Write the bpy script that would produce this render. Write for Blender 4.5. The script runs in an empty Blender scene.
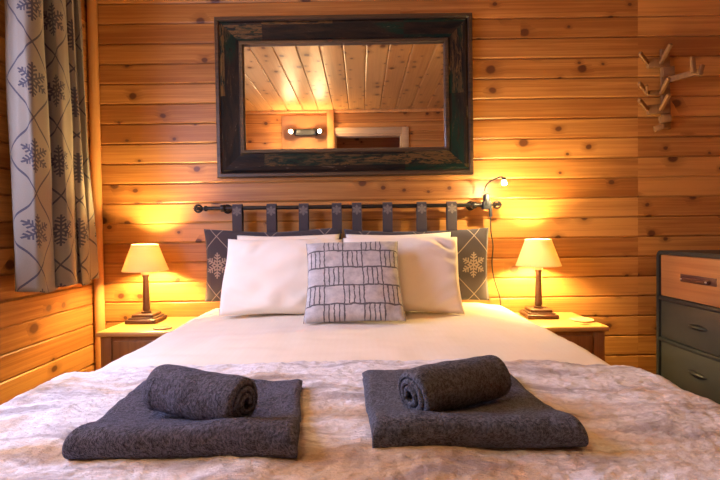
import bpy, bmesh, math, random
from mathutils import Vector, Matrix, noise
random.seed(7)
PI = math.pi
scn = bpy.context.scene
col = scn.collection

# ------------------------------------------------------------------ camera
F = 450.0
CAM = Vector((0, 0, 1.0))
cam_d = bpy.data.cameras.new('camera'); cam = bpy.data.objects.new('camera', cam_d); col.objects.link(cam)
cam_d.sensor_width = 36; cam_d.lens = 36 * F / 720; cam_d.clip_start = 0.02
RC = Matrix.Rotation(math.radians(0.25), 3, 'Z') @ Matrix.Rotation(PI/2 - 9/F, 3, 'X') @ Matrix.Rotation(-0.013, 3, 'Z')
cam.matrix_world = Matrix.Translation(CAM) @ RC.to_4x4()
scn.camera = cam

def at(px, py, Y):
    d = RC @ Vector(((px-360)/F, (240-py)/F, -1))
    return CAM + d * (Y / d.y)

# ------------------------------------------------------------------ node helpers
class S:
    """a scalar socket with arithmetic"""
    def __init__(s, nt, sock): s.nt, s.k = nt, sock
    def m(s, op, *a, clamp=False):
        n = s.nt.nodes.new('ShaderNodeMath'); n.operation = op; n.use_clamp = clamp
        for i, q in enumerate((s,) + a):
            if isinstance(q, S): s.nt.links.new(q.k, n.inputs[i])
            else: n.inputs[i].default_value = q
        return S(s.nt, n.outputs[0])
    def __add__(s, o): return s.m('ADD', o)
    def __sub__(s, o): return s.m('SUBTRACT', o)
    def __mul__(s, o): return s.m('MULTIPLY', o)
    def __truediv__(s, o): return s.m('DIVIDE', o)
    def abs(s): return s.m('ABSOLUTE')
    def lt(s, o): return s.m('LESS_THAN', o)
    def gt(s, o): return s.m('GREATER_THAN', o)
    def floor(s): return s.m('FLOOR')
    def mx(s, o): return s.m('MAXIMUM', o)
    def mn(s, o): return s.m('MINIMUM', o)
    def ramp(s, a, b, c=0.0, d=1.0):
        n = s.nt.nodes.new('ShaderNodeMapRange'); n.clamp = True
        s.nt.links.new(s.k, n.inputs[0])
        for i, q in enumerate((a, b, c, d)): n.inputs[i+1].default_value = q
        return S(s.nt, n.outputs[0])

def new_mat(name):
    m = bpy.data.materials.new(name); m.use_nodes = True
    nt = m.node_tree; b = nt.nodes['Principled BSDF']
    return m, nt, b
def xyz(nt, a, b, c):
    n = nt.nodes.new('ShaderNodeCombineXYZ')
    for i, q in enumerate((a, b, c)):
        if isinstance(q, S): nt.links.new(q.k, n.inputs[i])
        else: n.inputs[i].default_value = q
    return n.outputs[0]
def sep(nt, sock):
    n = nt.nodes.new('ShaderNodeSeparateXYZ'); nt.links.new(sock, n.inputs[0])
    return [S(nt, o) for o in n.outputs]
def coord(nt, kind):
    if kind == 'Position': return sep(nt, nt.nodes.new('ShaderNodeNewGeometry').outputs['Position'])
    return sep(nt, nt.nodes.new('ShaderNodeTexCoord').outputs[kind])
def nz(nt, vec, scale=1, detail=2, rough=.5, dist=0):
    n = nt.nodes.new('ShaderNodeTexNoise'); nt.links.new(vec, n.inputs['Vector'])
    n.inputs['Scale'].default_value = scale; n.inputs['Detail'].default_value = detail
    n.inputs['Roughness'].default_value = rough; n.inputs['Distortion'].default_value = dist
    return S(nt, n.outputs['Fac'])
def white(nt, vec):
    n = nt.nodes.new('ShaderNodeTexWhiteNoise'); nt.links.new(vec, n.inputs['Vector'])
    return S(nt, n.outputs['Value'])
def mix(nt, fac, a, b, mode='MIX'):
    n = nt.nodes.new('ShaderNodeMix'); n.data_type = 'RGBA'; n.blend_type = mode
    for i, q in ((0, fac), (6, a), (7, b)):
        if isinstance(q, S): nt.links.new(q.k, n.inputs[i])
        elif isinstance(q, bpy.types.NodeSocket): nt.links.new(q, n.inputs[i])
        elif isinstance(q, (tuple, list)): n.inputs[i].default_value = (*q[:3], 1)
        else: n.inputs[i].default_value = q
    return n.outputs[2]
def bump(nt, b, h, strength=.3, dist=.01):
    n = nt.nodes.new('ShaderNodeBump'); n.inputs['Strength'].default_value = strength
    n.inputs['Distance'].default_value = dist
    nt.links.new(h.k, n.inputs['Height']); nt.links.new(n.outputs[0], b.inputs['Normal'])
def setc(nt, b, c):
    if isinstance(c, tuple): b.inputs['Base Color'].default_value = (*c, 1)
    else: nt.links.new(c, b.inputs['Base Color'])

def plain(name, c, rough=.5, metal=0, var=.12, scale=30, bmp=.0, kind='Object'):
    m, nt, b = new_mat(name)
    x, y, z = coord(nt, kind)
    n = nz(nt, xyz(nt, x, y, z), scale, 4)
    lo = tuple(v*(1-var) for v in c); hi = tuple(min(1, v*(1+var)) for v in c)
    setc(nt, b, mix(nt, n, lo, hi))
    b.inputs['Roughness'].default_value = rough; b.inputs['Metallic'].default_value = metal
    if bmp: bump(nt, b, n, bmp, .004)
    return m

def pine(name, ua, va, kind='Position', pitch=.11, off=.067, seed=0, light=(.53, .238, .060), dark=(.28, .098, .020),
         knot=(.085, .022, .008), joint=None, knots=.22, rough=.42, gl=1.0):
    m, nt, b = new_mat(name)
    c = coord(nt, kind); u, v = c['xyz'.index(ua)], c['xyz'.index(va)]
    idn = ((v - off) / pitch).floor()
    if joint is not None: idn = idn + u.gt(joint) * 37.0
    r1 = white(nt, xyz(nt, idn, seed + .5, .5)); r2 = white(nt, xyz(nt, idn, seed + 9.5, 2.5))
    uu = u + r1 * 23.0
    # knots: sparse voronoi cells
    vo = nt.nodes.new('ShaderNodeTexVoronoi'); vo.voronoi_dimensions = '2D'; vo.feature = 'F1'
    wob = nz(nt, xyz(nt, uu * 20, v * 20, r1), 1, 2) - .5
    nt.links.new(xyz(nt, uu * 8.0 + wob * .10 + seed * 3.0, v * 10.0 + wob * .12, 0.0), vo.inputs['Vector'])
    vo.inputs['Scale'].default_value = 1.0; vo.inputs['Randomness'].default_value = .8
    cr = sep(nt, vo.outputs['Color'])
    keep = cr[0].lt(knots); d = S(nt, vo.outputs['Distance'])
    size = cr[1] * cr[1] * .15 + .075
    kd = d / size
    km = kd.ramp(1.15, .75) * keep
    halo = kd.ramp(3.2, .9) * keep
    vv = v + halo * .012
    g1 = nz(nt, xyz(nt, uu * 1.1, vv * 62, r2 * 9), 1, 4, .55, .4)
    g2 = nz(nt, xyz(nt, uu * 5, vv * 190, r2 * 5), 1, 3, .6)
    g3 = nz(nt, xyz(nt, uu * .9, v * 5, r1 * 7), 1, 2)
    g = (g1 * .55 + g2 * .22 + g3 * .35 + (r2 - .5) * .24).ramp(.40, .68)
    cc = mix(nt, g, dark, light)
    cc = mix(nt, halo * .55, cc, tuple(q*.6 for q in dark))
    cc = mix(nt, km * .93, cc, knot)
    setc(nt, b, cc)
    b.inputs['Roughness'].default_value = rough
    b.inputs['Specular IOR Level'].default_value = .45 * gl
    bump(nt, b, g2 * .6 + g1, .12, .003)
    return m

def flake(nt, u, v, W, H, R, w=.055, line=.012, lines=True):
    """woven snowflakes in a diamond lattice -> mask"""
    cx = u - (u / W + .5).floor() * W; cy = v - (v / H + .5).floor() * H
    r = (cx*cx + cy*cy).m('SQRT')
    a = cy.m('ARCTAN2', cx) + (2*PI - PI/6)
    a = a.m('PINGPONG', PI/6)
    px = r * a.m('COSINE'); py = r * a.m('SINE')
    w = w * R
    out = py.lt(w) * px.lt(R)
    for r0, L in ((.26, .30), (.50, .32), (.72, .22)):
        qx = px - r0*R
        t = qx * .5 + py * .866; p = (qx * .866 - py * .5).abs()
        out = out.mx(p.lt(w) * t.gt(0) * t.lt(L*R))
    if lines:
        s = u / W + v / H; q = u / W - v / H
        for e in (s, q):
            out = out.mx(((e - e.floor()) - .5).abs().lt(line))
    return out

def uvw(nt):
    n = nt.nodes.new('ShaderNodeUVMap'); n.uv_map = 'UVMap'
    c = sep(nt, n.outputs[0]); return c[0], c[1]

def weave_mat(name, base, ink, W, H, R, u0=0, v0=0, line=.012, lines=True, w=.055):
    m, nt, b = new_mat(name)
    u, v = uvw(nt); u = u - u0; v = v - v0
    fl = flake(nt, u, v, W, H, R, w, line, lines)
    n = nz(nt, xyz(nt, u*350, v*350, 0), 1, 2); n2 = nz(nt, xyz(nt, u*6, v*6, 3.3), 1, 3)
    c = mix(nt, n, tuple(q*.85 for q in base), tuple(q*1.12 for q in base))
    c = mix(nt, fl * (n * .5 + .62).mn(1.0), c, ink)
    setc(nt, b, c); b.inputs['Roughness'].default_value = .9
    b.inputs['Specular IOR Level'].default_value = .15
    b.inputs['Sheen Weight'].default_value = .15
    bump(nt, b, n, .25, .001)
    return m

# ------------------------------------------------------------------ mesh helpers
class MB:
    def __init__(s): s.v, s.f, s.uv = [], [], []
    def add(s, verts, faces, uvs=None):
        o = len(s.v); s.v += [tuple(p) for p in verts]; s.f += [tuple(i+o for i in f) for f in faces]
        s.uv += list(uvs) if uvs else [(0, 0)]*len(verts)
        return s
    def box(s, a, b, bev=0, M=None, seg=2):
        bm = bmesh.new(); bmesh.ops.create_cube(bm, size=1)
        A = Vector(a); B = Vector(b)
        for q in bm.verts: q.co = Vector([(A[i]+B[i])/2 + q.co[i]*(B[i]-A[i]) for i in range(3)])
        if bev: bmesh.ops.bevel(bm, geom=bm.edges[:], offset=bev, segments=seg, profile=.5, affect='EDGES')
        return s.bm(bm, M)
    def bm(s, bm, M=None):
        bm.verts.index_update()
        vs = [(M @ q.co) if M else q.co.copy() for q in bm.verts]
        s.add(vs, [[q.index for q in f.verts] for f in bm.faces]); bm.free(); return s
    def lathe(s, prof, n=32, M=None, sq=False, close=True):
        vs, fs = [], []
        k = len(prof)
        for i in range(n):
            a = 2*PI*i/n
            for r, z in prof: vs.append(Vector((r*math.cos(a), r*math.sin(a), z)))
        for i in range(n):
            j = (i+1) % n
            for q in range(k-1): fs.append((i*k+q, j*k+q, j*k+q+1, i*k+q+1))
        if close:
            fs.append([i*k for i in range(n)][::-1]); fs.append([i*k+k-1 for i in range(n)])
        if M: vs = [M @ q for q in vs]
        return s.add(vs, fs)
    def tube(s, pts, r, n=10, rr=None):
        pts = [Vector(p) for p in pts]; vs, fs = [], []
        up = None
        for i, p in enumerate(pts):
            t = (pts[min(i+1, len(pts)-1)] - pts[max(i-1, 0)]).normalized()
            if up is None: up = t.orthogonal().normalized()
            up = (up - t*up.dot(t)).normalized(); w = t.cross(up)
            R = rr[i] if rr else r
            for k in range(n):
                a = 2*PI*k/n; vs.append(p + up*R*math.cos(a) + w*R*math.sin(a))
        for i in range(len(pts)-1):
            for k in range(n):
                j = (k+1) % n; fs.append((i*n+k, i*n+j, (i+1)*n+j, (i+1)*n+k))
        fs.append(list(range(n))[::-1]); fs.append([(len(pts)-1)*n+k for k in range(n)])
        return s.add(vs, fs)
    def ball(s, c, r, M=None, n=20):
        bm = bmesh.new(); bmesh.ops.create_uvsphere(bm, u_segments=n, v_segments=n//2+2, radius=r)
        for q in bm.verts: q.co += Vector(c)
        return s.bm(bm, M)
    def ribbon(s, path, t, x0, x1, nx, fn=None, uvs=False):
        """a strip of cloth: 2-D path in (y,z), thickness t, swept along x; fn(p, k) moves vertices"""
        P = [Vector(p) for p in path]; L = []
        n = len(P); off = []
        arc = [0]
        for i in range(1, n): arc.append(arc[-1] + (P[i]-P[i-1]).length)
        for i in range(n):
            d = (P[min(i+1, n-1)] - P[max(i-1, 0)]).normalized(); off.append(Vector((-d.y, d.x)))
        ring = []; ru = []
        for i in range(n): ring.append(P[i] + off[i]*t/2); ru.append(arc[i])
        d = (P[-1]-P[-2]).normalized(); ring.append(P[-1] + d*t*.35); ru.append(arc[-1])
        for i in reversed(range(n)): ring.append(P[i] - off[i]*t/2); ru.append(arc[i])
        d = (P[0]-P[1]).normalized(); ring.append(P[0] + d*t*.35); ru.append(0)
        k = len(ring); vs, fs, uv = [], [], []
        for a in range(nx+1):
            f = a/nx; x = x0 + (x1-x0)*f
            for j, q in enumerate(ring):
                p = Vector((x, q.x, q.y))
                if fn: p = fn(p, f)
                vs.append(p); uv.append((x, ru[j]))
        for a in range(nx):
            for j in range(k):
                l = (j+1) % k; fs.append((a*k+j, a*k+l, (a+1)*k+l, (a+1)*k+j))
        for a, fl in ((0, 0), (nx, 1)):
            for i in range(n-1):
                q = (a*k+i, a*k+i+1, a*k+k-2-i-1, a*k+k-2-i)
                fs.append(q if fl else q[::-1])
            q = (a*k+n-1, a*k+n, a*k+n+1); fs.append(q if fl else q[::-1])
            q = (a*k+k-1, a*k+0, a*k+k-2); fs.append(q if fl else q[::-1])
        return s.add(vs, fs, uv)
    def map(s, fn): s.v = [tuple(fn(Vector(p))) for p in s.v]; return s
    def build(s, name, mat, parent=None, world=False, smooth=40, sub=0, solid=0):
        o_off = parent.location if (parent is not None and world) else Vector((0, 0, 0))
        me = bpy.data.meshes.new(name)
        me.from_pydata([tuple(Vector(p) - o_off) for p in s.v], [], s.f); me.update()
        uvl = me.uv_layers.new(name='UVMap')
        for lp in me.loops: uvl.data[lp.index].uv = s.uv[lp.vertex_index]
        bm = bmesh.new(); bm.from_mesh(me); bmesh.ops.recalc_face_normals(bm, faces=bm.faces); bm.to_mesh(me); bm.free()
        for mm in (mat if isinstance(mat, list) else [mat]): me.materials.append(mm)
        if smooth:
            me.shade_smooth()
            if smooth < 180: me.set_sharp_from_angle(angle=math.radians(smooth))
        o = bpy.data.objects.new(name, me); col.objects.link(o)
        if parent is not None: o.parent = parent
        if solid:
            md = o.modifiers.new('solid', 'SOLIDIFY'); md.thickness = solid; md.offset = -1
        if sub:
            md = o.modifiers.new('sub', 'SUBSURF'); md.levels = sub; md.render_levels = sub
        return o

def tag(o, label=None, cat=None, group=None, kind=None):
    if label: o['label'] = label
    if cat: o['category'] = cat
    if group: o['group'] = group
    if kind: o['kind'] = kind
    return o
def thing(name, loc, label, cat, group=None, rz=0):
    o = bpy.data.objects.new(name, None); o.empty_display_size = .05
    o.location = loc; o.rotation_euler.z = rz; col.objects.link(o)
    return tag(o, label, cat, group)
def struct(o): o['kind'] = 'structure'; return o
def copy_tree(o, parent=None):
    c = o.copy(); col.objects.link(c)
    if parent is not None: c.parent = parent
    for ch in [q for q in bpy.data.objects if q.parent == o]: copy_tree(ch, c)
    return c
def light(name, loc, e, c, r, parent=None):
    l = bpy.data.lights.new(name, 'POINT'); l.energy = e; l.color = c; l.shadow_soft_size = r
    o = bpy.data.objects.new(name, l); o.location = loc; col.objects.link(o)
    if parent is not None: o.parent = parent
    return o
def smoothpath(P, n=8):
    P = [Vector(p) for p in P]; out = []
    for i in range(len(P)-1):
        a = P[max(i-1, 0)]; b = P[i]; c = P[i+1]; d = P[min(i+2, len(P)-1)]
        for k in range(n):
            t = k/n
            out.append(.5*((2*b) + (c-a)*t + (2*a-5*b+4*c-d)*t*t + (3*b-a-3*c+d)*t*t*t))
    out.append(P[-1]); return out

# ------------------------------------------------------------------ materials
OFF = .067
M_back = pine('pine_back', 'x', 'z', joint=1.53, seed=1)
M_left = pine('pine_left', 'y', 'z', seed=5)
M_right = pine('pine_right', 'y', 'z', seed=8)
M_rear = pine('pine_rear', 'x', 'z', seed=11, off=.067)
M_ceil = pine('pine_ceiling', 'y', 'x', pitch=.178, off=-.13, seed=15, light=(.42, .225, .075), dark=(.28, .125, .036), rough=.33, knots=.4)
M_trim = pine('pine_trim', 'z', 'x', pitch=3, seed=21, light=(.66, .34, .12), dark=(.52, .24, .07), knots=.05)
M_frameL = pine('pale_door_trim', 'x', 'z', pitch=3, off=-1, seed=22, light=(.56, .38, .19), dark=(.46, .29, .13), knots=.04)
M_floor = pine('floor_boards', 'y', 'x', pitch=.14, off=0, seed=31, light=(.42, .22, .09), dark=(.30, .14, .05))
M_hall = pine('dark_hall_boards', 'x', 'z', seed=41, light=(.55, .22, .10), dark=(.38, .13, .06))
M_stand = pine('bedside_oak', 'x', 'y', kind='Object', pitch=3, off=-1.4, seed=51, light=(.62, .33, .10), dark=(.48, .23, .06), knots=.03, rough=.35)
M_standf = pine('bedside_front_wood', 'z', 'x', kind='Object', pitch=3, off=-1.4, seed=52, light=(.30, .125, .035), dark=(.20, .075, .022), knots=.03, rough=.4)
M_drawerwood = pine('dresser_wood', 'y', 'z', kind='Object', pitch=.3, off=-1, seed=61, light=(.32, .15, .065), dark=(.22, .09, .035), knots=.10, rough=.5)
M_rackwood = pine('rack_wood', 'z', 'x', kind='Object', pitch=3, off=-1, seed=71, light=(.25, .12, .04), dark=(.15, .065, .022), knots=.02, rough=.8)

M_black = plain('black_iron', (.025, .022, .022), .38, .6, bmp=.05)
M_plasticblk = plain('black_plastic', (.02, .022, .03), .4)
M_dmetal = plain('dresser_metal', (.034, .038, .042), .5, .3, var=.2, scale=12)
M_dframe = plain('dresser_frame_metal', (.026, .032, .038), .45, .4)
M_dark = plain('lamp_bronze_wood', (.085, .035, .02), .35, .1, scale=60)
M_gold = plain('pull_steel', (.02, .022, .026), .45, .5)
M_cord = plain('cord_rubber', (.02, .015, .012), .5)
M_cork = plain('coaster_cork', (.70, .42, .16), .7, bmp=.2, scale=120)
M_coastd = plain('dark_coaster', (.14, .06, .03), .5)
M_steel = plain('screw_steel', (.5, .48, .46), .35, .9)

def fabric(name, c, rough=.85, var=.06, stripes=False, wr=.25, trans=0.0):
    m, nt, b = new_mat(name)
    x, y, z = coord(nt, 'Object')
    n = nz(nt, xyz(nt, x, y, z), 14, 4, .6); f = nz(nt, xyz(nt, x, y, z), 500, 2)
    cc = mix(nt, n, tuple(q*(1-var) for q in c), c)
    if stripes:
        st = ((x / .02).m('FRACT') - .5).abs().gt(.25)
        cc = mix(nt, st * .05, cc, (.95, .9, .85))
    setc(nt, b, cc); b.inputs['Roughness'].default_value = rough
    b.inputs['Specular IOR Level'].default_value = .2
    b.inputs['Sheen Weight'].default_value = .1
    bump(nt, b, n * wr * 4 + f * .25, .25, .006)
    return m
M_sheet = fabric('duvet_cotton', (.90, .795, .635), stripes=True, wr=.12)
M_pillow = fabric('pillow_cotton', (.92, .82, .68), wr=.3)
M_mattress = fabric('mattress_ticking', (.75, .72, .68))
M_bedbase = fabric('bed_base_fabric', (.35, .28, .22))

def terry(name, c):
    m, nt, b = new_mat(name)
    x, y, z = coord(nt, 'Object')
    v = xyz(nt, x, y, z)
    f = nz(nt, v, 220, 3, .75); g = nz(nt, v, 25, 3); h = nz(nt, v, 110, 3, .7)
    k = (f * .5 + h * .5).ramp(.42, .60)
    cc = mix(nt, k, tuple(q*.18 for q in c), tuple(q*2.1 for q in c))  # speckled highlights of the terry pile painted into the colour, darker between
    cc = mix(nt, g * .3, cc, tuple(q*1.5 for q in c))
    setc(nt, b, cc); b.inputs['Roughness'].default_value = .95
    b.inputs['Specular IOR Level'].default_value = .05
    b.inputs['Sheen Weight'].default_value = .35; b.inputs['Sheen Roughness'].default_value = .5
    b.inputs['Sheen Tint'].default_value = (.8, .82, 1, 1)
    bump(nt, b, f + h * .6, 1.0, .014)
    return m
M_towelA = terry('terry_left', (.080, .080, .118))
M_towelB = terry('terry_right', (.082, .088, .108))

def fur():
    m, nt, b = new_mat('throw_fur')
    x, y, z = coord(nt, 'Position')
    wb = nz(nt, xyz(nt, x*3, y*3, 0), 1, 2) - .5
    big = nz(nt, xyz(nt, x*2.0 + wb*.8, y*5.0 + wb, 1.7), 1, 4, .6, .4)
    st = nz(nt, xyz(nt, x*3.4 + 4, y*17 + wb*4, 6.1), 1, 5, .65, .5)
    fine = nz(nt, xyz(nt, x*90, y*140, 0), 1, 4, .7); fine2 = nz(nt, xyz(nt, x*30, y*60, 5), 1, 4, .7)
    c = mix(nt, big.ramp(.48, .60), (.93, .90, .90), (.70, .51, .31))
    c = mix(nt, st.ramp(.49, .63) * .62, c, (.25, .19, .19))
    c = mix(nt, (fine2.ramp(.45, .70)) * .40, c, (.36, .30, .30))
    c = mix(nt, (fine.ramp(.35, .6, 1, 0)) * .12, c, (.3, .25, .25))
    setc(nt, b, c); b.inputs['Roughness'].default_value = .95
    b.inputs['Specular IOR Level'].default_value = .08
    b.inputs['Sheen Weight'].default_value = .12; b.inputs['Sheen Roughness'].default_value = .4
    bump(nt, b, fine * .6 + fine2 * .9 + st * .6, .7, .012)
    return m
M_fur = fur()

# curtain / cushions
M_cushion = weave_mat('charcoal_snowflake', (.062, .050, .054), (.31, .24, .19), .29, .32, .070, line=.010, w=.05)
M_tab = weave_mat('charcoal_tab', (.062, .050, .054), (.17, .14, .125), .5, .5, .026, lines=False, w=.08)

def patch():
    m, nt, b = new_mat('patchwork_fabric')
    u, v = uvw(nt)
    wob = nz(nt, xyz(nt, u*14, v*14, 0), 1, 3) - .5; wob2 = nz(nt, xyz(nt, u*11, v*11, 9), 1, 3) - .5
    U = u * 5.0 + wob * .16; V = v * 4.6 + wob2 * .18 + .25
    ci, ri = U.floor(), V.floor(); fu, fv = U - ci, V - ri
    par = ((ci + ri) * .5); par = ((par - par.floor()).gt(.25))
    hl = (fv - .5).abs().gt(.458)
    vb = (fu - .5).abs().gt(.465)
    inner = ((fu * 4.0).m('FRACT') - .5).abs().gt(.37) * par
    brk = nz(nt, xyz(nt, u*60, v*60, 2), 1, 2).gt(.33)
    ln = hl.mx(vb).mx(inner) * brk
    n = nz(nt, xyz(nt, u*12, v*12, 4), 1, 5, .7)
    c = mix(nt, n.ramp(.3, .7), (.36, .33, .32), (.62, .57, .53))
    c = mix(nt, ln * .9, c, (.055, .045, .05))
    setc(nt, b, c); b.inputs['Roughness'].default_value = .8; b.inputs['Sheen Weight'].default_value = .2
    bump(nt, b, n - ln * .5, .3, .003)
    return m
M_patch = patch()

def mirror_frame(name, ua, seed):
    m, nt, b = new_mat(name)
    x, y, z = coord(nt, 'Object'); u, v = (x, z) if ua == 'x' else (z, x)
    n0 = nz(nt, xyz(nt, u*5, v*26, seed), 1, 5, .65, .6)
    n1 = nz(nt, xyz(nt, u*14, v*70, seed+4), 1, 5, .7, .5)
    n2 = nz(nt, xyz(nt, u*2.2, v*7, seed+8), 1, 1)
    seg = white(nt, xyz(nt, (u * 2.6 + seed*.37).floor(), (v*17.0).floor(), seed))
    c = mix(nt, n0.ramp(.4, .6), (.005, .005, .006), (.022, .012, .008))
    c = mix(nt, (n2 * .6 + seg * .4).ramp(.54, .58) * n1.ramp(.38, .46), c, (.004, .017, .012))
    c = mix(nt, (seg * .55 + n0 * .45).ramp(.62, .70) * n1.ramp(.45, .5), c, (.10, .052, .018))
    c = mix(nt, (n1 * .7 + n0 * .3).ramp(.60, .66) * .8, c, (.16, .12, .08))
    setc(nt, b, c); b.inputs['Roughness'].default_value = .42; b.inputs['Specular IOR Level'].default_value = .12
    bump(nt, b, n1 + n0, .5, .004)
    return m
M_mfh = mirror_frame('mirror_paint_rail', 'x', 3.1); M_mfv = mirror_frame('mirror_paint_stile', 'z', 7.7)
M_lip = pine('mirror_lip_wood', 'x', 'z', kind='Object', pitch=3, off=-1, seed=81, light=(.09, .045, .02), dark=(.02, .012, .008), knots=.02, rough=.4)
m_, nt_, b_ = new_mat('mirror_glass'); b_.inputs['Base Color'].default_value = (.93, .93, .92, 1); b_.inputs['Metallic'].default_value = 1; b_.inputs['Roughness'].default_value = 0.0
M_mirror = m_

def emit(name, c, e):
    m, nt, b = new_mat(name); b.inputs['Emission Color'].default_value = (*c, 1); b.inputs['Emission Strength'].default_value = e
    b.inputs['Base Color'].default_value = (*c, 1); return m
M_bulb = emit('lit_bulb', (1, .68, .25), 900)
M_spot = emit('lit_spot', (1, .66, .32), 1000)
M_led = emit('lit_led', (1, .86, .60), 220)

def shade_mat():
    m, nt, b = new_mat('lamp_shade_cloth')
    out = nt.nodes['Material Output']
    d = nt.nodes.new('ShaderNodeBsdfDiffuse'); t = nt.nodes.new('ShaderNodeBsdfTranslucent'); mx = nt.nodes.new('ShaderNodeMixShader')
    x, y, z = coord(nt, 'Object'); n = nz(nt, xyz(nt, x, y, z), 300, 2)
    cc = mix(nt, n, (.80, .66, .44), (.88, .76, .54))
    nt.links.new(cc, d.inputs[0]); t.inputs[0].default_value = (.36, .27, .15, 1)
    mx.inputs[0].default_value = .5
    nt.links.new(d.outputs[0], mx.inputs[1]); nt.links.new(t.outputs[0], mx.inputs[2]); nt.links.new(mx.outputs[0], out.inputs[0])
    nt.nodes.remove(b); return m
M_shade = shade_mat()

def glass_mat():
    m, nt, b = new_mat('window_glass'); out = nt.nodes['Material Output']
    t = nt.nodes.new('ShaderNodeBsdfTransparent'); g = nt.nodes.new('ShaderNodeBsdfGlossy'); mx = nt.nodes.new('ShaderNodeMixShader')
    g.inputs['Roughness'].default_value = .02; mx.inputs[0].default_value = .06
    nt.links.new(t.outputs[0], mx.inputs[1]); nt.links.new(g.outputs[0], mx.inputs[2]); nt.links.new(mx.outputs[0], out.inputs[0])
    nt.nodes.remove(b); return m
M_glass = glass_mat()

# ------------------------------------------------------------------ the room
XL, XR, YB, YR, ZC = -1.483, 2.05, 2.5, -.30, 2.41
P = .11
def boards(mb, O, U, u0, u1, V, v0, v1, N, pitch=P, off=OFF, g=.010, c=.007, thick=.05):
    """boards with grooves; O origin, U along, V across, N towards the room"""
    O, U, V, N = map(Vector, (O, U, V, N))
    prof = []
    k = math.floor((v0 - off)/pitch)
    while off + k*pitch < v1 - 1e-6:
        a, b = off + k*pitch, off + (k+1)*pitch; k += 1
        pts = [(a+.0012, -g), (a+.0014, -c*.75), (a+c*1.2, 0), (b-.006, 0), (b-.0022, -.003), (b-.002, -g)]
        for v, d in pts:
            prof.append((min(max(v, v0), v1), d))
    vs = []
    for u in (u0, u1):
        for v, d in prof: vs.append(O + U*u + V*v + N*d)
    n = len(prof); fs = [(i, i+1, n+i+1, n+i) for i in range(n-1)]
    b0 = len(vs)
    for u in (u0, u1):
        for v in (v0, v1): vs.append(O + U*u + V*v - N*thick)
    fs += [(b0, b0+1, b0+3, b0+2), (0, n, b0+2, b0), (n-1, 2*n-1, b0+3, b0+1)]
    mb.add(vs, fs)

w = MB(); boards(w, (0, YB, 0), (1, 0, 0), XL-.05, XR+.05, (0, 0, 1), 0, ZC, (0, -1, 0)); struct(w.build('wall_back', M_back, smooth=0))
w = MB()
WY0, WY1, WZ0, WZ1 = .45, 1.70, .93, 2.05
for a, b, c, d in ((YR, WY0, 0, ZC), (WY1, YB, 0, ZC), (WY0, WY1, 0, WZ0), (WY0, WY1, WZ1, ZC)):
    boards(w, (XL, 0, 0), (0, 1, 0), a, b, (0, 0, 1), c, d, (1, 0, 0))
struct(w.build('wall_left', M_left, smooth=0))
w = MB(); boards(w, (XR, 0, 0), (0, 1, 0), YR, YB, (0, 0, 1), 0, ZC, (-1, 0, 0)); struct(w.build('wall_right', M_right, smooth=0))
# rear wall with the doorway seen in the mirror
DX0, DX1, DZ = -.305, .485, 2.13
w = MB()
for a, b, c, d in ((XL, DX0, 0, ZC), (DX1, XR, 0, ZC), (DX0, DX1, DZ, ZC)):
    boards(w, (0, YR, 0), (1, 0, 0), a, b, (0, 0, 1), c, d, (0, 1, 0), thick=.12)
struct(w.build('wall_rear', M_rear, smooth=0))
w = MB(); boards(w, (0, 0, ZC), (0, 1, 0), YR-.1, YB+.05, (1, 0, 0), XL-.05, XR+.05, (0, 0, -1), pitch=.178, off=-.13, g=.012, c=.010)
struct(w.build('ceiling', M_ceil, smooth=0))
struct(MB().box((XL-.1, -1.6, -.08), (XR+.1, YB+.1, 0)).build('floor', M_floor, smooth=0))
# hall behind the doorway
w = MB(); boards(w, (0, -1.35, 0), (1, 0, 0), -.7, 1.0, (0, 0, 1), 0, 2.41, (0, 1, 0))
boards(w, (-.7, 0, 0), (0, 1, 0), -1.35, -.42, (0, 0, 1), 0, 2.41, (1, 0, 0)); boards(w, (1.0, 0, 0), (0, 1, 0), -1.35, -.42, (0, 0, 1), 0, 2.41, (-1, 0, 0))
w.box((-.75, -1.4, 2.41), (1.05, -.42, 2.46)); struct(w.build('wall_hall', M_hall, smooth=0))
fr = MB()
t = .075
fr.box((DX0-t, YR, 0), (DX0, YR+.018, DZ-.002), .003); fr.box((DX1, YR, 0), (DX1+t, YR+.018, DZ+t), .003); fr.box((DX0, YR, DZ), (DX1, YR+.018, DZ+t), .003)
fr.box((DX0, YR-.13, 0), (DX0+.02, YR, DZ), .002); fr.box((DX1-.02, YR-.13, 0), (DX1, YR, DZ), .002); fr.box((DX0+.02, YR-.13, DZ-.02), (DX1-.02, YR, DZ), .002)
struct(fr.build('trim_4', M_frameL))
# trims
q = MB().lathe([(.026, 0), (.026, ZC)], 16, Matrix.Translation((XL+.028, YB-.028, 0))); q.box((XL, YB-.03, 0), (XL+.03, YB, ZC))
struct(q.build('trim_1', M_trim))
struct(MB().box((-.387, YR, 0), (-.307, YR+.03, ZC), .004).build('trim_2', M_trim))
struct(MB().box((-.92, YR, 0), (-.387, YR+.010, ZC-.06), .003).build('trim_3', plain('rear_panel_varnish', (.32, .15, .06), .22, var=.1, scale=8)))
tr = MB(); tr.box((XL, YB-.02, ZC-.035), (XR, YB, ZC), .004); tr.box((XL, YR, ZC-.03), (XR, YR+.02, ZC), .004); struct(tr.build('trim_5', M_trim))
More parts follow.
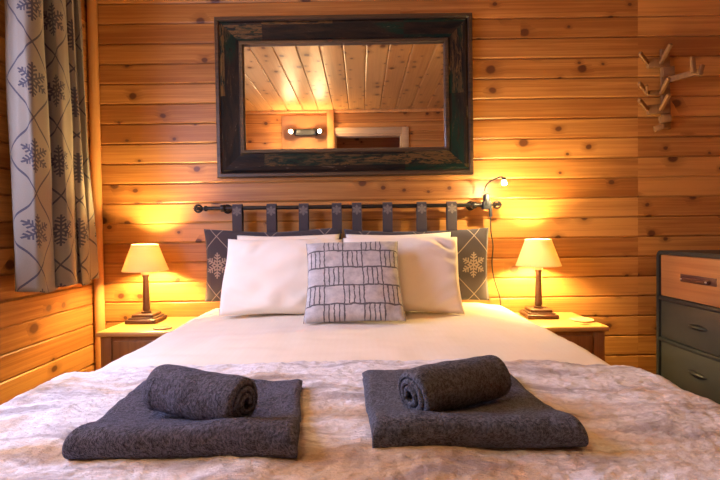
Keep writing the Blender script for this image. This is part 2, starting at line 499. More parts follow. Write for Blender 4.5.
# window (left wall, nearer than the picture's edge)
wf = MB(); d0, d1 = XL-.10, XL+.015
wf.box((d0, WY0-.05, WZ0-.05), (d1, WY0, WZ1+.05), .004); wf.box((d0, WY1, WZ0-.05), (d1, WY1+.05, WZ1+.05), .004)
wf.box((d0, WY0, WZ1), (d1, WY1, WZ1+.05), .004); wf.box((d0, WY0-.05, WZ0-.07), (d1+.03, WY1+.05, WZ0-.02), .006)
win = struct(wf.build('window_1', M_frameL))
ym = (WY0+WY1)/2
sa = MB()
for a, b in ((WY0, ym), (ym, WY1)):
    sa.box((XL-.07, a, WZ0-.02), (XL-.03, a+.045, WZ1), .003); sa.box((XL-.07, b-.045, WZ0-.02), (XL-.03, b, WZ1), .003)
    sa.box((XL-.069, a+.045, WZ1-.05), (XL-.031, b-.045, WZ1), .003); sa.box((XL-.069, a+.045, WZ0-.02), (XL-.031, b-.045, WZ0+.03), .003)
sa.build('window_frame', M_frameL, win)
for a, b in ((WY0, ym), (ym, WY1)):
    MB().box((XL-.053, a+.045, WZ0+.03), (XL-.047, b-.045, WZ1-.05)).build('pane', M_glass, win)

# ------------------------------------------------------------------ curtain
pts = [(12, 1.89), (15, 1.83), (24, 1.82), (38, 1.85), (51, 1.93), (52.5, 2.02), (57, 2.02), (67, 2.02), (76, 2.09), (77, 2.18), (80, 2.18), (86, 2.20), (88, 2.29), (92, 2.28), (95.5, 2.32), (94.5, 2.42)]
base = []
for px, Y in pts:
    p = at(px, 238, Y); base.append(Vector((p.x, p.y)))
sp = smoothpath([Vector((p.x, p.y, 0)) for p in base], 8)
arc = [0]
for i in range(1, len(sp)): arc.append(arc[-1] + (sp[i]-sp[i-1]).length)
NZ = 70; zb, zt = .762, 2.29
cu = MB(); vs, fs, uv = [], [], []
for j in range(NZ+1):
    f = j/NZ; z = zb + (zt-zb)*f
    for i, p in enumerate(sp):
        amp = .010*math.sin(f*5+i*.35)*(1-f)
        sq = 1-.17*f; x = p.x + amp*.5 + .006*noise.noise(Vector((i*.2, f*4, 1))); y = 1.83 + (p.y-1.83)*sq + amp + .008*noise.noise(Vector((i*.15, f*3, 7)))
        vs.append(Vector((max(x, XL+.02), y, z + .010*math.sin(i*.13)*(1-f)))); uv.append((arc[i], z - zb))
n = len(sp)
for j in range(NZ):
    for i in range(n-1): fs.append((j*n+i, j*n+i+1, (j+1)*n+i+1, (j+1)*n+i))
cu.add(vs, fs, uv)
ucen = arc[8*3 - 1]   # a snowflake column sits mid way on the first broad fold
M_curt = weave_mat('curtain_snowflake', (.225, .19, .15), (.040, .037, .058), .235, .31, .071, u0=ucen+.012, v0=.255, line=.018)
t = thing('curtain', (-1.36, 2.05, 0), 'beige pleated curtain with dark snowflakes and diamond lines on left wall', 'curtain')
cu.build('curtain_cloth', M_curt, t, world=True, smooth=180, solid=.003)
hm = MB(); vs2, fs2, uv2 = [], [], []
hb = MB()
for i, p in enumerate(sp): hb.v.append((max(p.x, XL+.02), 1.83+(p.y-1.83)*.83, zt + .035)); hb.uv.append((arc[i], 0))
for i, p in enumerate(sp): hb.v.append((max(p.x, XL+.02), 1.83+(p.y-1.83)*.83, zt+.006)); hb.uv.append((arc[i], .05))
n = len(sp)
hb.f = [(i, i+1, n+i+1, n+i) for i in range(n-1)]
hb.build('heading_tape', M_curt, t, world=True, smooth=180, solid=.006)
rt = thing('curtain_rod', (XL, 1.4, 2.345), 'black curtain rod above the snowflake curtain', 'curtain rod')
MB().tube([(XL+.09, .35, 2.345), (XL+.09, 2.36, 2.345)], .011, 14).build('rod', M_black, rt, world=True)
for y in (.45, 2.30):
    b = MB(); b.tube([(XL+.003, y, 2.345), (XL+.08, y, 2.345)], .008, 10); b.lathe([(.025, 0), (.025, .006)], 16, Matrix.Translation((XL, y, 2.345)) @ Matrix.Rotation(PI/2, 4, 'Y'))
    b.build('bracket', M_black, rt, world=True)

# ------------------------------------------------------------------ mirror
MC = at(344.3, 96, 2.47); mw, mh = 1.40, .872
mt = thing('wall_mirror', (MC.x, YB-.001, MC.z-mh/2), 'large wall mirror in a distressed dark painted wooden frame', 'mirror')
mt.rotation_euler.y = math.radians(-.1)
def mitre(mb, W, H, prof):
    """rectangular frame: prof = [(inset, depth)...]"""
    vs = []
    for ins, d in prof:
        for sx, sz in ((-1, -1), (1, -1), (1, 1), (-1, 1)): vs.append(Vector((sx*(W/2-ins), -d, H/2 + sz*(H/2-ins))))
    return vs
prof = [(0, 0), (0, .036), (.004, .042), (.020, .042), (.026, .034), (.040, .044), (.120, .026), (.128, .028), (.134, .036), (.148, .034), (.154, .020), (.154, 0)]
vs = mitre(None, mw, mh, prof)
def side(k, lo, hi, name, mat):
    mb = MB(); j = (k+1) % 4; fs = []
    sel = list(range(lo, hi+1)); loc = {}
    out = []
    for i in sel:
        out += [vs[i*4+k], vs[i*4+j]]
    for a in range(len(sel)-1): fs.append((a*2, a*2+1, a*2+3, a*2+2))
    # close the back so every rail is a solid
    m = len(sel); A, B = out[0].copy(), out[1].copy(); A.y = 0; B.y = 0
    C_, D_ = out[-2].copy(), out[-1].copy(); C_.y = 0; D_.y = 0
    n0 = len(out); out += [A, B, C_, D_]; fs += [(0, 1, n0+1, n0), ((m-1)*2, (m-1)*2+1, n0+3, n0+2), (n0, n0+1, n0+3, n0+2)]
    fs += [tuple([i*2 for i in range(m)] + [n0+2, n0]), tuple([i*2+1 for i in range(m)] + [n0+3, n0+1])]
    mb.add(out, fs); return mb.build(name, mat, mt, smooth=30)
for k, nm in ((0, 'bottom_rail'), (1, 'right_stile'), (2, 'top_rail'), (3, 'left_stile')):
    side(k, 4, 7, nm, M_mfh if k % 2 == 0 else M_mfv)
mo = MB(); 
def ring(lo, hi, name):
    mb = MB(); out = []; fs = []
    for i in range(lo, hi+1): out += vs[i*4:i*4+4]
    b0 = len(out)
    for i in (lo, hi):
        for k in range(4): p = vs[i*4+k].copy(); p.y = 0; out.append(p)
    m = hi-lo+1
    for a in range(m-1):
        for k in range(4): j = (k+1) % 4; fs.append((a*4+k, a*4+j, (a+1)*4+j, (a+1)*4+k))
    for k in range(4):
        j = (k+1) % 4; fs += [(k, j, b0+j, b0+k), ((m-1)*4+k, (m-1)*4+j, b0+4+j, b0+4+k), (b0+k, b0+j, b0+4+j, b0+4+k)]
    mb.add(out, fs); return mb.build(name, M_lip, mt, smooth=30)
ring(1, 4, 'outer_moulding'); ring(7, 10, 'inner_moulding')
MB().box((-mw/2+.150, -.014, .150), (mw/2-.150, -.006, mh-.150)).build('mirror_glass', M_mirror, mt, smooth=0)

# ------------------------------------------------------------------ rod with headboard cushions
RY = 2.415
ra, rb = at(205, 209, RY), at(496, 204.3, RY); RZ = (ra.z+rb.z)/2
rod = thing('headboard_rod', (ra.x*.5+rb.x*.5, RY, RZ), 'black iron rod with ball finials holding the grey headboard cushions', 'rod')
MB().tube([(ra.x, RY, RZ), (rb.x-.03, RY, RZ)], .0105, 18).build('pole', M_black, rod, world=True)
for e, sgn in ((ra.x, -1), (rb.x-.03, 1)):
    f = MB(); Mx = Matrix.Translation((e, RY, RZ)) @ Matrix.Rotation(sgn*PI/2, 4, 'Y')
    f.lathe([(.015, -.01), (.016, .0), (.009, .006), (.008, .016), (.012, .02)], 18, Mx)
    for a in range(5):
        R_ = Matrix.Rotation(a*PI/5, 4, 'Z')
        f.tube([Mx @ R_ @ Vector((.021*math.sin(th), 0, .036 + .021*math.cos(th)*-1)) for th in [i*2*PI/20 for i in range(21)]], .0032, 6)
    f.ball((0, 0, .036), .010, Mx, 12); f.ball((0, 0, .058), .006, Mx, 10)
    f.build('finial', M_black, rod, world=True)
for px in (223, 474):
    x = at(px, 207, RY).x; f = MB()
    f.lathe([(.026, 0), (.026, .004), (.018, .010), (.009, .014), (.009, YB-RY-.008)], 18, Matrix.Translation((x, YB-.001, RZ)) @ Matrix.Rotation(PI/2, 4, 'X'))
    f.lathe([(.017, -.012), (.019, -.009), (.019, .009), (.017, .012)], 18, Matrix.Translation((x, RY, RZ)) @ Matrix.Rotation(PI/2, 4, 'Y'))
    f.build('bracket', M_black, rod, world=True)

def pillow_mb(w, h, t, ear=.02, N=30, wr=.008, seed=0, p=2.6, sag=0, flat=.35):
    """cushion: width x, height z (0..h), front face towards -y, with uv in metres from the centre"""
    mb = MB(); vs, fs, uv = [], [], []
    for s in (-1, 1):
        for j in range(N+1):
            for i in range(N+1):
                a = i/N*2-1; b = j/N*2-1
                a = math.sin(a*PI/2)*.35 + a*.65; b = math.sin(b*PI/2)*.35 + b*.65
                e = max(0, (1-abs(a)**p))*max(0, (1-abs(b)**p))
                y = s*t/2*e**flat if e > 0 else 0
                pin = 1 - ear*((1-b*b)*(a*a))*1.0; pin2 = 1 - ear*((1-a*a)*(b*b))
                x = a*w/2*pin; z = h/2 + b*h/2*pin2
                q = Vector((x*3, z*3, s*3+seed))
                dn = noise.noise(q*2.2)*wr + noise.noise(q*5)*wr*.5
                # creases running in from the corners
                dn += (abs(noise.noise(Vector((x*5+z*3, z*7-x*4, seed+s))))-.25)*wr*.9
                cr = math.sin((abs(a)+abs(b))*14 + 6*noise.noise(q*1.5))*wr*.5*min(1, 2*abs(a*b))
                y += s*(dn+cr)*min(1, e*4)
                x += noise.noise(q*1.3+Vector((9, 0, 0)))*wr*.9; z += noise.noise(q*1.3+Vector((0, 9, 0)))*wr*.9
                z -= sag*(1-a*a)*max(0, b)
                vs.append(Vector((x, y, z))); uv.append((a*w/2, b*h/2))
    n = (N+1)
    for s in (0, 1):
        o = s*n*n
        for j in range(N):
            for i in range(N):
                q = (o+j*n+i, o+j*n+i+1, o+(j+1)*n+i+1, o+(j+1)*n+i)
                fs.append(q if s == 0 else q[::-1])
    # weld the border of back to front
    rim = lambda i, j: i in (0, N) or j in (0, N)
    mp = {}
    for j in range(n):
        for i in range(n):
            if rim(i, j):
                a, b = j*n+i, n*n+j*n+i; mp[b] = a
    keep = [k for k in range(len(vs)) if k not in mp]; idx = {k: i for i, k in enumerate(keep)}
    fs = [tuple(idx[mp.get(k, k)] for k in f) for f in fs]
    mb.add([vs[k] for k in keep], fs, [uv[k] for k in keep]); return mb

# headboard cushions (two), each hangs on four tabs
def head_cushion(px0, px1, tabs, loc_label, u0, seed):
    a = at(px0, 265, 2.385); b = at(px1, 265, 2.385); w_ = b.x-a.x; z0 = at((px0+px1)/2, 302, 2.385).z; z1 = at((px0+px1)/2, 228, 2.385).z
    T = thing('headboard_cushion', ((a.x+b.x)/2, 2.40, z0), loc_label, 'cushion', 'headboard cushions')
    mb = pillow_mb(w_, z1-z0, .052, ear=.035, seed=seed, wr=.005, p=6, flat=.5, sag=.012)
    uc = at(u0, 265, 2.38).x - (a.x+b.x)/2
    mb.uv = [(p[0]-uc, p[1]+.0) for p in mb.uv]
    mb.build('cushion_cover', M_cushion, T, smooth=180)
    for px in tabs:
        x = at(px, 220, RY).x - T.location.x; yy = RY - T.location.y; zz = RZ - z0; r = .0185
        zl = z1 - z0 - .012; path = [(yy-.016, zl-.02), (yy-.0185, zl+.01)]
        for k in range(13):
            th = PI - k*PI/12; path.append((yy + r*math.cos(th), zz + r*math.sin(th)))
        path += [(yy+.0185, zl+.01), (yy+.012, zl-.02)]
        tb = MB().ribbon(path, .005, x-.0255, x+.0255, 6)
        # snowflake centred on the front of the loop
        tb.uv = [(p[0]-x, p[1]-(zz-zl)-.002) for p in tb.uv]
        tb.build('tab', M_tab, T, smooth=60)
    return T
head_cushion(203.5, 342.5, (238, 272, 304, 337), 'left charcoal snowflake headboard cushion hanging by tabs from the rod', 216, 1)
head_cushion(344.5, 490, (357, 387.5, 421.5, 451.5), 'right charcoal snowflake headboard cushion hanging by tabs from the rod', 474.5, 5)

# ------------------------------------------------------------------ clip-on reading lamp
cl = at(486, 198, RY)
rl = thing('reading_lamp', (cl.x, RY, RZ), 'black clip-on gooseneck reading light gripping the rod end', 'lamp')
b = MB(); b.box((-.022, -.030, -.024), (.022, .022, .018), .006); b.box((-.016, -.024, .012), (.016, .010, .060), .008); b.box((-.012, -.034, -.006), (.010, -.026, .05), .003)
b.build('clamp', M_plasticblk, rl)
bp = at(504, 181.5, 2.25)
g0 = at(484.5, 191, 2.405); neck = [g0, at(486, 186, 2.40), at(490, 181.5, 2.35), at(495, 179, 2.30), at(500.5, 177, 2.26), at(503.6, 177.8, 2.25)]
MB().tube(smoothpath(neck, 6), .0036, 8).build('gooseneck', M_plasticblk, rl, world=True)
hd = MB().lathe([(.004, .022), (.010, .018), (.011, .004), (.0095, .004)], 16, Matrix.Translation(bp)); hd.build('lamp_head', M_plasticblk, rl, world=True)
MB().ball(bp - Vector((0, 0, .006)), .012, n=14).build('bulb', M_led, rl, world=True)
sw = MB(); c0 = at(490.5, 212, 2.40); sw.box((c0.x-.008, c0.y-.008, c0.z-.026), (c0.x+.008, c0.y+.008, c0.z+.026), .005); sw.build('switch', M_plasticblk, rl, world=True)
cordp = [at(490.5, 206, 2.41), at(490.5, 218, 2.40), at(491, 232, 2.42), at(493, 246, 2.45), at(492, 262, 2.47), at(493.5, 276, 2.47), at(497, 288, 2.47), at(500, 298, 2.47), at(501, 312, 2.47)]
MB().tube(smoothpath(cordp, 8), .0032, 6).build('power_cord', M_cord, rl, world=True)
light('reading_light', tuple(bp + Vector((.012, -.004, -.014))), 9, (1, .72, .28), .010)

# ------------------------------------------------------------------ bedside tables
HN = 1.0 - .459
def nightstand(x0, x1, label):
    T = thing('bedside_table', ((x0+x1)/2, (2.09+2.47)/2, 0), label, 'bedside table', 'bedside tables')
    hw, hd = (x1-x0)/2, .19
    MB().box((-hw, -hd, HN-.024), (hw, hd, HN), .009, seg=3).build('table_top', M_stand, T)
    i = .022
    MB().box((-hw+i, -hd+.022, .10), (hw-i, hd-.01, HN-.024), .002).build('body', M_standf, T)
    for sx in (-1, 1):
        for sy in (-1, 1):
            x = sx*(hw-i-.02); y = sy*(hd-.04)+.0
            MB().box((x-.026, y-.026 if sy < 0 else y-.02, 0), (x+.026, y+.026 if sy < 0 else y+.025, HN-.024), .004).build('leg', M_standf, T)
    for z0, z1 in ((.36, HN-.045), (.13, .345)):
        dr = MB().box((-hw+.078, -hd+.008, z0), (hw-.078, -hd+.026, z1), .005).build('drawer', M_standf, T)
        MB().lathe([(.006, 0), (.006, .012), (.014, .016), (.015, .024), (.009, .030)], 16, Matrix.Translation((0, -hd+.008, (z0+z1)/2)) @ Matrix.Rotation(PI/2, 4, 'X')).build('knob', M_dark, dr)
    return T
nightstand(-1.255, -.845, 'pine bedside table left of the bed in the corner')
nightstand(.785, 1.150, 'pine bedside table right of the bed with round cork coaster')

# ------------------------------------------------------------------ table lamps
def table_lamp(loc, label):
    T = thing('table_lamp', loc, label, 'lamp', 'bedside table lamps')
    b = MB(); b.box((-.080, -.080, 0), (.080, .080, .022), .006, seg=3); b.box((-.068, -.068, .021), (.068, .068, .030), .004)
    b.box((-.056, -.056, .029), (.056, .056, .046), .005, seg=3); b.build('base', M_dark, T)
    c = MB(); n = 16; prof = [(.026, .046), (.026, .054), (.017, .058), (.020, .070), (.0185, .080), (.0145, .232), (.018, .238), (.019, .248)]
    c.lathe(prof, 24); c.build('column', M_dark, T)
    MB().lathe([(.019, .247), (.022, .252), (.022, .262), (.016, .266), (.016, .285)], 20).build('collar', plain('lamp_collar', (.55, .42, .3), .4), T)
    k = MB(); vs, fs = [], []
    n = 48; r0, r1, z0, z1, th = .115, .067, .268, .408, .0015
    pr = [(r0, z0), (r0+.0012, z0+.004), (r0-.0005, z0+.006), (r1+.0005, z1-.006), (r1+.0012, z1-.004), (r1, z1), (r1-th, z1), (r0-th, z0)]
    for i in range(n):
        a = 2*PI*i/n
        for r, z in pr: vs.append(Vector((r*math.cos(a), r*math.sin(a), z)))
    K = len(pr)
    for i in range(n):
        j = (i+1) % n
        for q in range(K): fs.append((i*K+q, j*K+q, j*K+(q+1) % K, i*K+(q+1) % K))
    k.add(vs, fs).build('lamp_shade', M_shade, T, smooth=60)
    s = MB(); 
    for a in range(3):
        th_ = a*2*PI/3; s.tube([(0, 0, .390), (.067*math.cos(th_), .067*math.sin(th_), .402)], .0012, 6)
    s.build('shade_carrier', M_steel, T)
    MB().tube([(0, 0, .284), (0, 0, .302)], .013, 14).build('bulb_socket', M_steel, T)
    MB().lathe([(.012, .300), (.014, .306), (.026, .330), (.027, .342), (.021, .358), (.008, .366)], 20).build('bulb', M_bulb, T)
    return T
lp = at(148, 300, 2.365); L1 = table_lamp((lp.x, 2.345, HN+.0005), 'lit bronze table lamp with cream shade beside the curtain')
L1.scale = (.97, .97, .99)
lp = at(537, 300, 2.365); L2 = table_lamp((lp.x, 2.345, HN+.0005), 'lit bronze table lamp with cream shade near the cork coaster')
L2.scale = (.97, .97, .99)
L1.rotation_euler.z = math.radians(2); L2.rotation_euler.z = math.radians(-3)
cp = at(582, 318.5, 2.23)
k = MB().lathe([(.052, 0), (.054, .002), (.054, .006), (.052, .008)], 40, Matrix.Translation((cp.x, 2.23, HN+.0005)) @ Matrix.Scale(1.0, 4)); tag(k.build('coaster', M_cork), 'round cork coaster on the right bedside table', 'coaster')
cp = at(163, 329, 2.17)
k = MB().lathe([(.042, 0), (.043, .001), (.043, .004), (.042, .005)], 40, Matrix.Translation((cp.x, 2.165, HN+.0005))); tag(k.build('coaster', M_coastd), 'flat dark round coaster on the left bedside table', 'coaster')

# ------------------------------------------------------------------ bed
BX = -.03; BW = .80
bed = thing('bed', (BX, 1.4, 0), 'double bed divan base with pale mattress under the duvet', 'bed')
MB().box((-.75, -1.0, .06), (.75, 1.02, .36), .02).build('base', M_bedbase, bed)
MB().box((-.74, -.99, .362), (.74, 1.01, .600), .045, seg=4).build('mattress', M_mattress, bed)
for sx in (-1, 1):
    for sy in (-1, 1):
        MB().lathe([(.02, 0), (.025, .06)], 14, Matrix.Translation((sx*.66, sy*.9, 0))).build('leg', M_dark, bed)

def ztop(x, y):
    a = abs(x-BX)
    return .629 - .026*(min(a, .8)/.8)**3 + .007*noise.noise(Vector((x*2.6, y*2.2, 2))) + .003*noise.noise(Vector((x*8, y*6, 5)))
def drape(s, y, e, r, lift, hang, zf=ztop):
    """s signed arclength from bed centre"""
    a = abs(s); sg = 1 if s > 0 else -1
    flat = e - r
    if a <= flat: return Vector((BX+s, y, zf(BX+s, y)+lift))
    zc = zf(BX+sg*flat, y) + lift
    arcL = r*PI/2
    if a <= flat+arcL:
        th = (a-flat)/r; return Vector((BX + sg*(flat + r*math.sin(th)), y, zc - r*(1-math.cos(th))))
    return Vector((BX + sg*(e + .012*noise.noise(Vector((y*9, a*4, sg*3)))), y, zc - r - (a-flat-arcL)))
def sheet(e, r, lift, hang, y0, y1, NX, NY, rag=0, fn=None):
    smax = (e-r) + r*PI/2 + hang; vs, fs, uv = [], [], []
    for j in range(NY+1):
        for i in range(NX+1):
            s = (i/NX*2-1)*smax; f = j/NY
            y = y0 + (y1-y0)*f
            if rag: y += rag*noise.noise(Vector((s*6, 0, 4)))*f + rag*.6*noise.noise(Vector((s*23, 3, 4)))*f
            p = drape(s, y, e, r, lift, hang)
            if fn: p = fn(p, s, y, f)
            vs.append(p); uv.append((s, y))
    n = NX+1
    for j in range(NY):
        for i in range(NX): fs.append((j*n+i, j*n+i+1, (j+1)*n+i+1, (j+1)*n+i))
    return MB().add(vs, fs, uv)
def dfn(p, s, y, f):
    # head end tucks down towards the mattress
    k = max(0, (y-2.32)/.08); p.z -= .05*k*k
    if p.z > .5: p.z += .0035*noise.noise(Vector((s*14, y*5, 8))) + .003*noise.noise(Vector((s*5, y*20, 1)))
    return p
du = sheet(BW, .085, 0, .20, .41, 2.40, 120, 150, fn=dfn).build('duvet', M_sheet, smooth=180, solid=.012)
tag(du, 'cream striped cotton duvet spread over the bed', 'duvet')
def tfn(p, s, y, f):
    a = abs(s)
    q = Vector((s*9, y*9, 3)); k = .006*noise.noise(q) + .004*noise.noise(q*2.4) + .0024*noise.noise(q*7) + .0020*noise.noise(Vector((s*75, y*110, 2)))
    p.z += k + .004
    if f > .97: p.z -= .010*(f-.97)/.03
    return p
tw = sheet(BW+.028, .075, .016, .16, .395, 1.235, 420, 240, rag=.014, fn=tfn).build('throw', M_fur, smooth=180, solid=.012)
tag(tw, 'shaggy white, tan and grey faux fur throw across the foot of the bed', 'throw')

# ------------------------------------------------------------------ pillows
def put(mb, name, mat, loc, tilt, rz, label, cat, group=None, yaw=0):
    o = mb.build(name, mat, smooth=180)
    o.matrix_world = Matrix.Translation(loc) @ Matrix.Rotation(rz, 4, 'Z') @ Matrix.Rotation(-tilt, 4, 'X') @ Matrix.Rotation(yaw, 4, 'Y')
    return tag(o, label, cat, group)
R = math.radians
put(pillow_mb(.51, .37, .11, seed=11, ear=.04), 'pillow', M_pillow, (-.370, 2.155, .632), R(17), 0, 'cream pillow behind another on the left of the bed', 'pillow', 'white pillows')
put(pillow_mb(.53, .37, .11, seed=14, ear=.04), 'pillow', M_pillow, (.182, 2.155, .632), R(17), 0, 'cream pillow behind another on the right of the bed', 'pillow', 'white pillows')
put(pillow_mb(.535, .36, .135, seed=17, ear=.03, wr=.015), 'pillow', M_pillow, (-.363, 1.975, .636), R(24), R(2), 'front cream pillow left of the patchwork cushion', 'pillow', 'white pillows', R(.5))
put(pillow_mb(.535, .36, .135, seed=21, ear=.03, wr=.015), 'pillow', M_pillow, (.176, 1.975, .636), R(24), R(-2), 'front cream pillow right of the patchwork cushion', 'pillow', 'white pillows', R(.5))
sc = pillow_mb(.405, .375, .105, seed=31, ear=.05, wr=.006)
sc.uv = [((p[0]+.2025)/.405, (p[1]+.19)/.38) for p in sc.uv]
put(sc, 'scatter_cushion', M_patch, (-.032, 1.765, .640), R(34), R(1), 'grey patchwork scatter cushion with dark stitched lines in front of pillows', 'cushion', None, R(-1.2))

# ------------------------------------------------------------------ towels
ZT = .652
def soft(p, f, seed, amp=.006):
    q = Vector((p.x*7, p.y*7, p.z*10+seed))
    return p + Vector((noise.noise(q+Vector((5, 0, 0)))*amp*1.2, noise.noise(q+Vector((0, 5, 0)))*amp*1.2, noise.noise(q)*amp))
def folded(x0, x1, yf, yb, z, mat, label, skew, seed, open_left):
    """bath towel folded on itself: two nested U folds with the round fold at the front"""
    mb = MB(); t = .0108
    for (ro, dy, ext) in ((.0200, 0, 0), (.0078, .0125, -.012)):
        zc = z + .0255; path = []
        L = 60
        ybk = yb + ext
        for k in range(L): path.append((ybk + (yf + .0255 - ybk)*k/L, zc + ro))
        for k in range(11):
            th = PI/2 + k*PI/10; path.append((yf + .0255 + ro*math.cos(th)*1.15, zc + ro*math.sin(th)))
        for k in range(1, L+1): path.append((yf + .0255 + (ybk-.006 - yf - .0215)*k/L, zc - ro))
        def fn(p, f, ro=ro):
            v = (p.y-yf)/(yb-yf)
            p = p.copy(); p.x += skew*v
            edge = min(f, 1-f)
            puff = 1 + .35*(1-min(1, v/.3))*.5                     # fuller near the front fold
            p.z = z + (p.z - z)*(1.08 - .60*min(1, max(0, v)/.42))
            p.z += .007*noise.noise(Vector((p.x*8, p.y*10, seed)))*min(1, (p.z-z)/.03)
            droop = max(0, 1 - edge/.05); p.z += ((.004*math.exp(-((v-.10)/.09)**2)) - .003*math.exp(-((v-.42)/.12)**2))*max(0, min(1, (p.z-z)/.03))
            p.z -= .011*droop*droop*(p.z-z)/.04
            p = soft(p, f, seed); q = Vector((p.x*55, p.y*55, p.z*55 + seed)); p.z += .0016*noise.noise(q)
            p.z += .0035*noise.noise(Vector((p.x*22, p.y*22, seed)))*min(1, (p.z-z)/.03); p.y -= .002*noise.noise(q*.6)
            p.y += .006*noise.noise(Vector((p.x*6, 0, seed)))
            return p
        mb.ribbon(path, t, x0 + (.004 if ro < .01 else 0), x1 - (.004 if ro < .01 else 0), 96, fn)
    o = mb.build('folded_towel', mat, smooth=180, sub=1)
    return tag(o, label, 'towel', 'folded bath towels')
folded(-.466, -.102, .682, 1.015, ZT-.006, M_towelA, 'charcoal bath towel folded flat, the one on the left of the throw', -.035, 3, True)
folded(.010, .354, .706, 1.060, ZT-.006, M_towelB, 'charcoal bath towel folded flat, the one on the right of the throw', -.012, 8, False)

def rolled(ca, cb, r, mat, label, seed):
    A, B = Vector(ca), Vector(cb); d = (B-A); L = d.length; d.normalize()
    turns = 2.7; path = []; N = int(turns*26)
    for k in range(N+1):
        f = k/N; th = f*turns*2*PI; rr = .0085 + (r-.0045-.0085)*f
        path.append((rr*math.cos(th), rr*math.sin(th)))
    def fn(p, f):
        p = p.copy(); e = min(f, 1-f)
        rad = math.hypot(p.y, p.z)
        k = 1 - .10*max(0, 1-e/.12)**2 + .03*noise.noise(Vector((p.x*9, seed, 0))) + .07*noise.noise(Vector((p.x*32, p.y*14, p.z*14+seed)))*min(1, rad/r)**2
        p.y *= k; p.z *= k*.97
        p.x += (.5-f)*2*(rad/r)**2*.008*(1 if e < .15 else 0)    # the outer turns sit back from the end
        return soft(p, f, seed, .0075)
    pitch = (r-.013)/turns
    mb = MB().ribbon(path, pitch*.80, -L/2, L/2, 60, fn)
    o = mb.build('rolled_towel', mat, smooth=180, sub=1)
    X = d; Z = Vector((0, 0, 1)); Y = Z.cross(X).normalized(); Z = X.cross(Y)
    M4 = Matrix((X, Y, Z)).transposed().to_4x4(); M4.translation = (A+B)/2
    o.matrix_world = M4 @ Matrix.Rotation(R(330 if seed < 5 else 340), 4, 'X')
    return tag(o, label, 'towel', 'rolled hand towels')
rolled((-.386, .828, .714), (-.196, .750, .714), .0465, M_towelA, 'charcoal hand towel rolled up on the left folded towel', 2)
rolled((.078, .772, .713), (.268, .895, .716), .0465, M_towelB, 'charcoal hand towel rolled up on the right folded towel', 9)

# ------------------------------------------------------------------ chest of drawers on the right
DXF = 1.588; DY0, DY1 = 1.85, 2.425; DH = .876
dr = thing('chest_of_drawers', (DXF, (DY0+DY1)/2, 0), 'grey metal chest of drawers with wooden top drawer against the right wall', 'chest of drawers')
hy = (DY1-DY0)/2
MB().box((.012, -hy+.012, .13), (.42, hy-.012, DH-.012), .01).build('body', M_dmetal, dr)
def rrect(y0, y1, z0, z1, r, n=6):
    out = []
    for cy, cz, a0 in ((y1-r, z1-r, 0), (y0+r, z1-r, PI/2), (y0+r, z0+r, PI), (y1-r, z0+r, 1.5*PI)):
        for k in range(n+1):
            a = a0 + k*PI/2/n; out.append((cy + r*math.cos(a), cz + r*math.sin(a)))
    return out
fr = MB(); o_ = rrect(-hy, hy, .12, DH, .032); i_ = rrect(-hy+.020, hy-.020, .14, DH-.020, .014)
vs = [Vector((-.006, a, b)) for a, b in o_] + [Vector((-.006, a, b)) for a, b in i_] + [Vector((.424, a, b)) for a, b in o_] + [Vector((.424, a, b)) for a, b in i_]
n = len(o_); fs = []
for k in range(n):
    j = (k+1) % n; fs += [(k, j, n+j, n+k), (2*n+k, 2*n+j, 3*n+j, 3*n+k), (k, j, 2*n+j, 2*n+k), (n+k, n+j, 3*n+j, 3*n+k)]
fr.add(vs, fs).build('frame', M_dframe, dr, smooth=40)
zs = [DH-.020, .640, .414, .14]
def zpx(py, Y=2.40): return at(660, py, Y).z
for z in (zpx(297.5), zpx(338.5)):
    MB().box((-.007, -hy+.019, z-.010), (.05, hy-.019, z+.010), .004).build('cross_rail', M_dframe, dr)
za, zb_ = zpx(297.5), zpx(338.5)
def drawer(z0, z1, mat): return MB().box((.002, -hy+.024, z0+.002), (.030, hy-.024, z1-.002), .004).build('drawer', mat, dr)
d1 = drawer(za+.010, DH-.020, M_drawerwood); d1['label'] = 'wooden top drawer'
# cut-out grip: dark stained lozenge with two screws and a rounded bar
zc = (za+DH-.01)/2 + .002
g = MB()
g.box((-.001, -.115, zc-.020), (.004, .115, zc+.018), .0018); g.build('grip_recess', plain('stained_grip', (.055, .022, .025), .45), d1)
MB().tube([(-.012, -.085, zc-.004), (-.016, -.04, zc-.004), (-.016, .04, zc-.004), (-.012, .085, zc-.004)], .008, 10).build('handle', plain('dark_wood_handle', (.06, .022, .022), .35), d1)
for y in (-.080, .080): MB().lathe([(.005, 0), (.005, .003), (.003, .005)], 12, Matrix.Translation((-.0195, y, zc-.004)) @ Matrix.Rotation(-PI/2, 4, 'Y')).build('screw', M_steel, d1)
def pull(z, parent):
    vs, fs = [], []; n = 16
    for i in range(n+1):
        a = i/n*2-1; wv = .012*(1-a*a)+.001; dpt = .020*(1-a*a)+.001
        for k in range(8):
            th = k*PI/7; vs.append(Vector((.002-dpt*math.sin(th), a*.062, z + wv*math.cos(th))))
    for i in range(n):
        for k in range(7): fs.append((i*8+k, i*8+k+1, (i+1)*8+k+1, (i+1)*8+k))
        fs.append((i*8+7, i*8, (i+1)*8, (i+1)*8+7))
    fs += [tuple(range(8)), tuple(n*8+k for k in range(8))]
    MB().add(vs, fs).build('handle', M_gold, parent, smooth=60)
for z0, z1 in ((zb_+.010, za-.010), (.345-.16, zb_-.010)):
    d = drawer(z0, z1, M_dmetal); d['label'] = 'grey metal drawer'; pull((z0+z1)/2+.005, d)
for sx in (.03, .39):
    for sy in (-1, 1): MB().lathe([(.010, 0), (.013, .125)], 12, Matrix.Translation((sx, sy*(hy-.03), 0))).build('leg', M_dframe, dr)

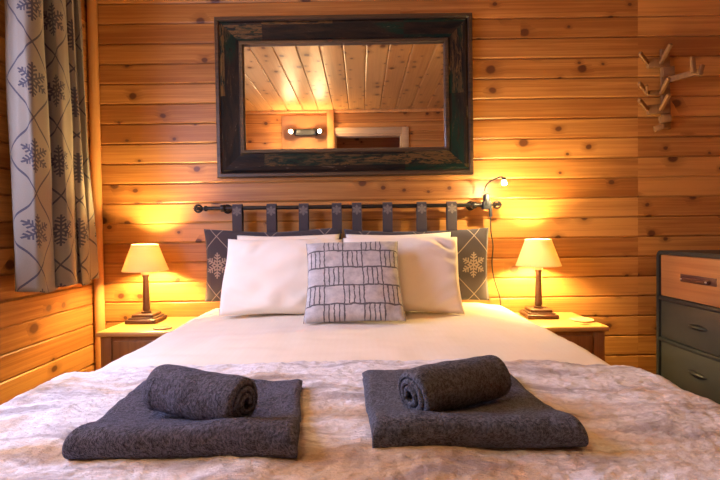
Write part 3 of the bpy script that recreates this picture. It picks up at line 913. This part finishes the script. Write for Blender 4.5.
# ------------------------------------------------------------------ wooden wall rack
rk0 = at(664, 90, 2.49)
rk = thing('coat_rack', (rk0.x, 2.49, rk0.z), 'rustic wooden coat rack with angled pegs on the back wall', 'coat rack')
def slat(p, q, Ya, Yb, w_, th=.014, name='peg', lab=None):
    """wooden stick from pixel p at distance Ya to pixel q at distance Yb"""
    A = at(*p, Ya); B = at(*q, Yb); d = B-A; L = d.length; X = d.normalized()
    Y = Vector((0, -1, 0)); Y = (Y - X*Y.dot(X)).normalized(); Z = X.cross(Y)
    M4 = Matrix((X, Y, Z)).transposed().to_4x4(); M4.translation = A
    mb = MB().box((-.004, -th/2, -w_/2), (L, th/2, w_/2), .0025, M4)
    return mb.build(name, M_rackwood, rk, world=True)
slat((664.5, 50), (666, 129), 2.488, 2.488, .045, .016, 'back_board')
for y0 in (62, 92, 108.5):
    slat((648, y0+1.5), (669, y0), 2.470, 2.470, .050 if y0 != 92 else .026, .020, 'cross_block')
    slat((647.5, y0+1), (640 if y0 == 62 else 639, y0-9), 2.462, 2.40, .019, .014)
    slat((661, y0+1), (671 if y0 == 62 else 669, y0-18 if y0 == 62 else y0-14), 2.455, 2.37, .018, .016)
slat((646.8, 93), (646.8, 85), 2.44, 2.42, .013, .012)
slat((663, 72), (674, 71), 2.465, 2.46, .05, .02, 'cross_block')
slat((668, 80), (703, 70.5), 2.455, 2.34, .030, .018, 'arm')
slat((693.5, 72), (692.5, 57), 2.33, 2.34, .022, .016)
slat((699.5, 75), (702.5, 65), 2.325, 2.33, .020, .016)
slat((660, 120), (671, 118), 2.46, 2.45, .035, .02, 'cross_block')
slat((655, 129), (664, 126), 2.47, 2.46, .03, .016, 'cross_block')

# ------------------------------------------------------------------ wall light seen in the mirror
fx = thing('wall_light', (-.635, YR+.010, 2.15), 'black bar wall light with two lit spots seen in the mirror', 'light')
MB().box((-.13, 0, -.035), (.13, .045, .035), .008).build('bar', plain('matt_black', (.006, .006, .006), .8), fx)
for sx in (-1, 1):
    MB().lathe([(.026, 0), (.030, .01), (.030, .045)], 18, Matrix.Translation((sx*.165, .03, 0)) @ Matrix.Rotation(-PI/2, 4, 'X')).build('spot', M_plasticblk, fx)
    MB().ball((sx*.165, .090, 0), .015, n=16).build('bulb', M_spot, fx)
    MB().tube([(sx*.12, .02, 0), (sx*.15, .03, 0)], .008, 8).build('arm', M_plasticblk, fx)

# ------------------------------------------------------------------ daylight through the window
wd = bpy.data.worlds.new('world'); scn.world = wd; wd.use_nodes = True
bg = wd.node_tree.nodes['Background']; bg.inputs[0].default_value = (.55, .62, 1.0, 1); bg.inputs[1].default_value = 8.0
pl = bpy.data.lights.new('window_portal', 'AREA'); pl.shape = 'RECTANGLE'; pl.size = WY1-WY0; pl.size_y = WZ1-WZ0
po = bpy.data.objects.new('window_portal', pl); col.objects.link(po)
po.matrix_world = Matrix.Translation((XL-.12, (WY0+WY1)/2, (WZ0+WZ1)/2)) @ Matrix(((0, 0, -1, 0), (1, 0, 0, 0), (0, -1, 0, 0), (0, 0, 0, 1)))
pl.cycles.is_portal = True

vs_ = scn.view_settings; vs_.view_transform = 'Standard'; vs_.look = 'None'; vs_.gamma = 1; vs_.use_curve_mapping = False
vs_.exposure = 1.15
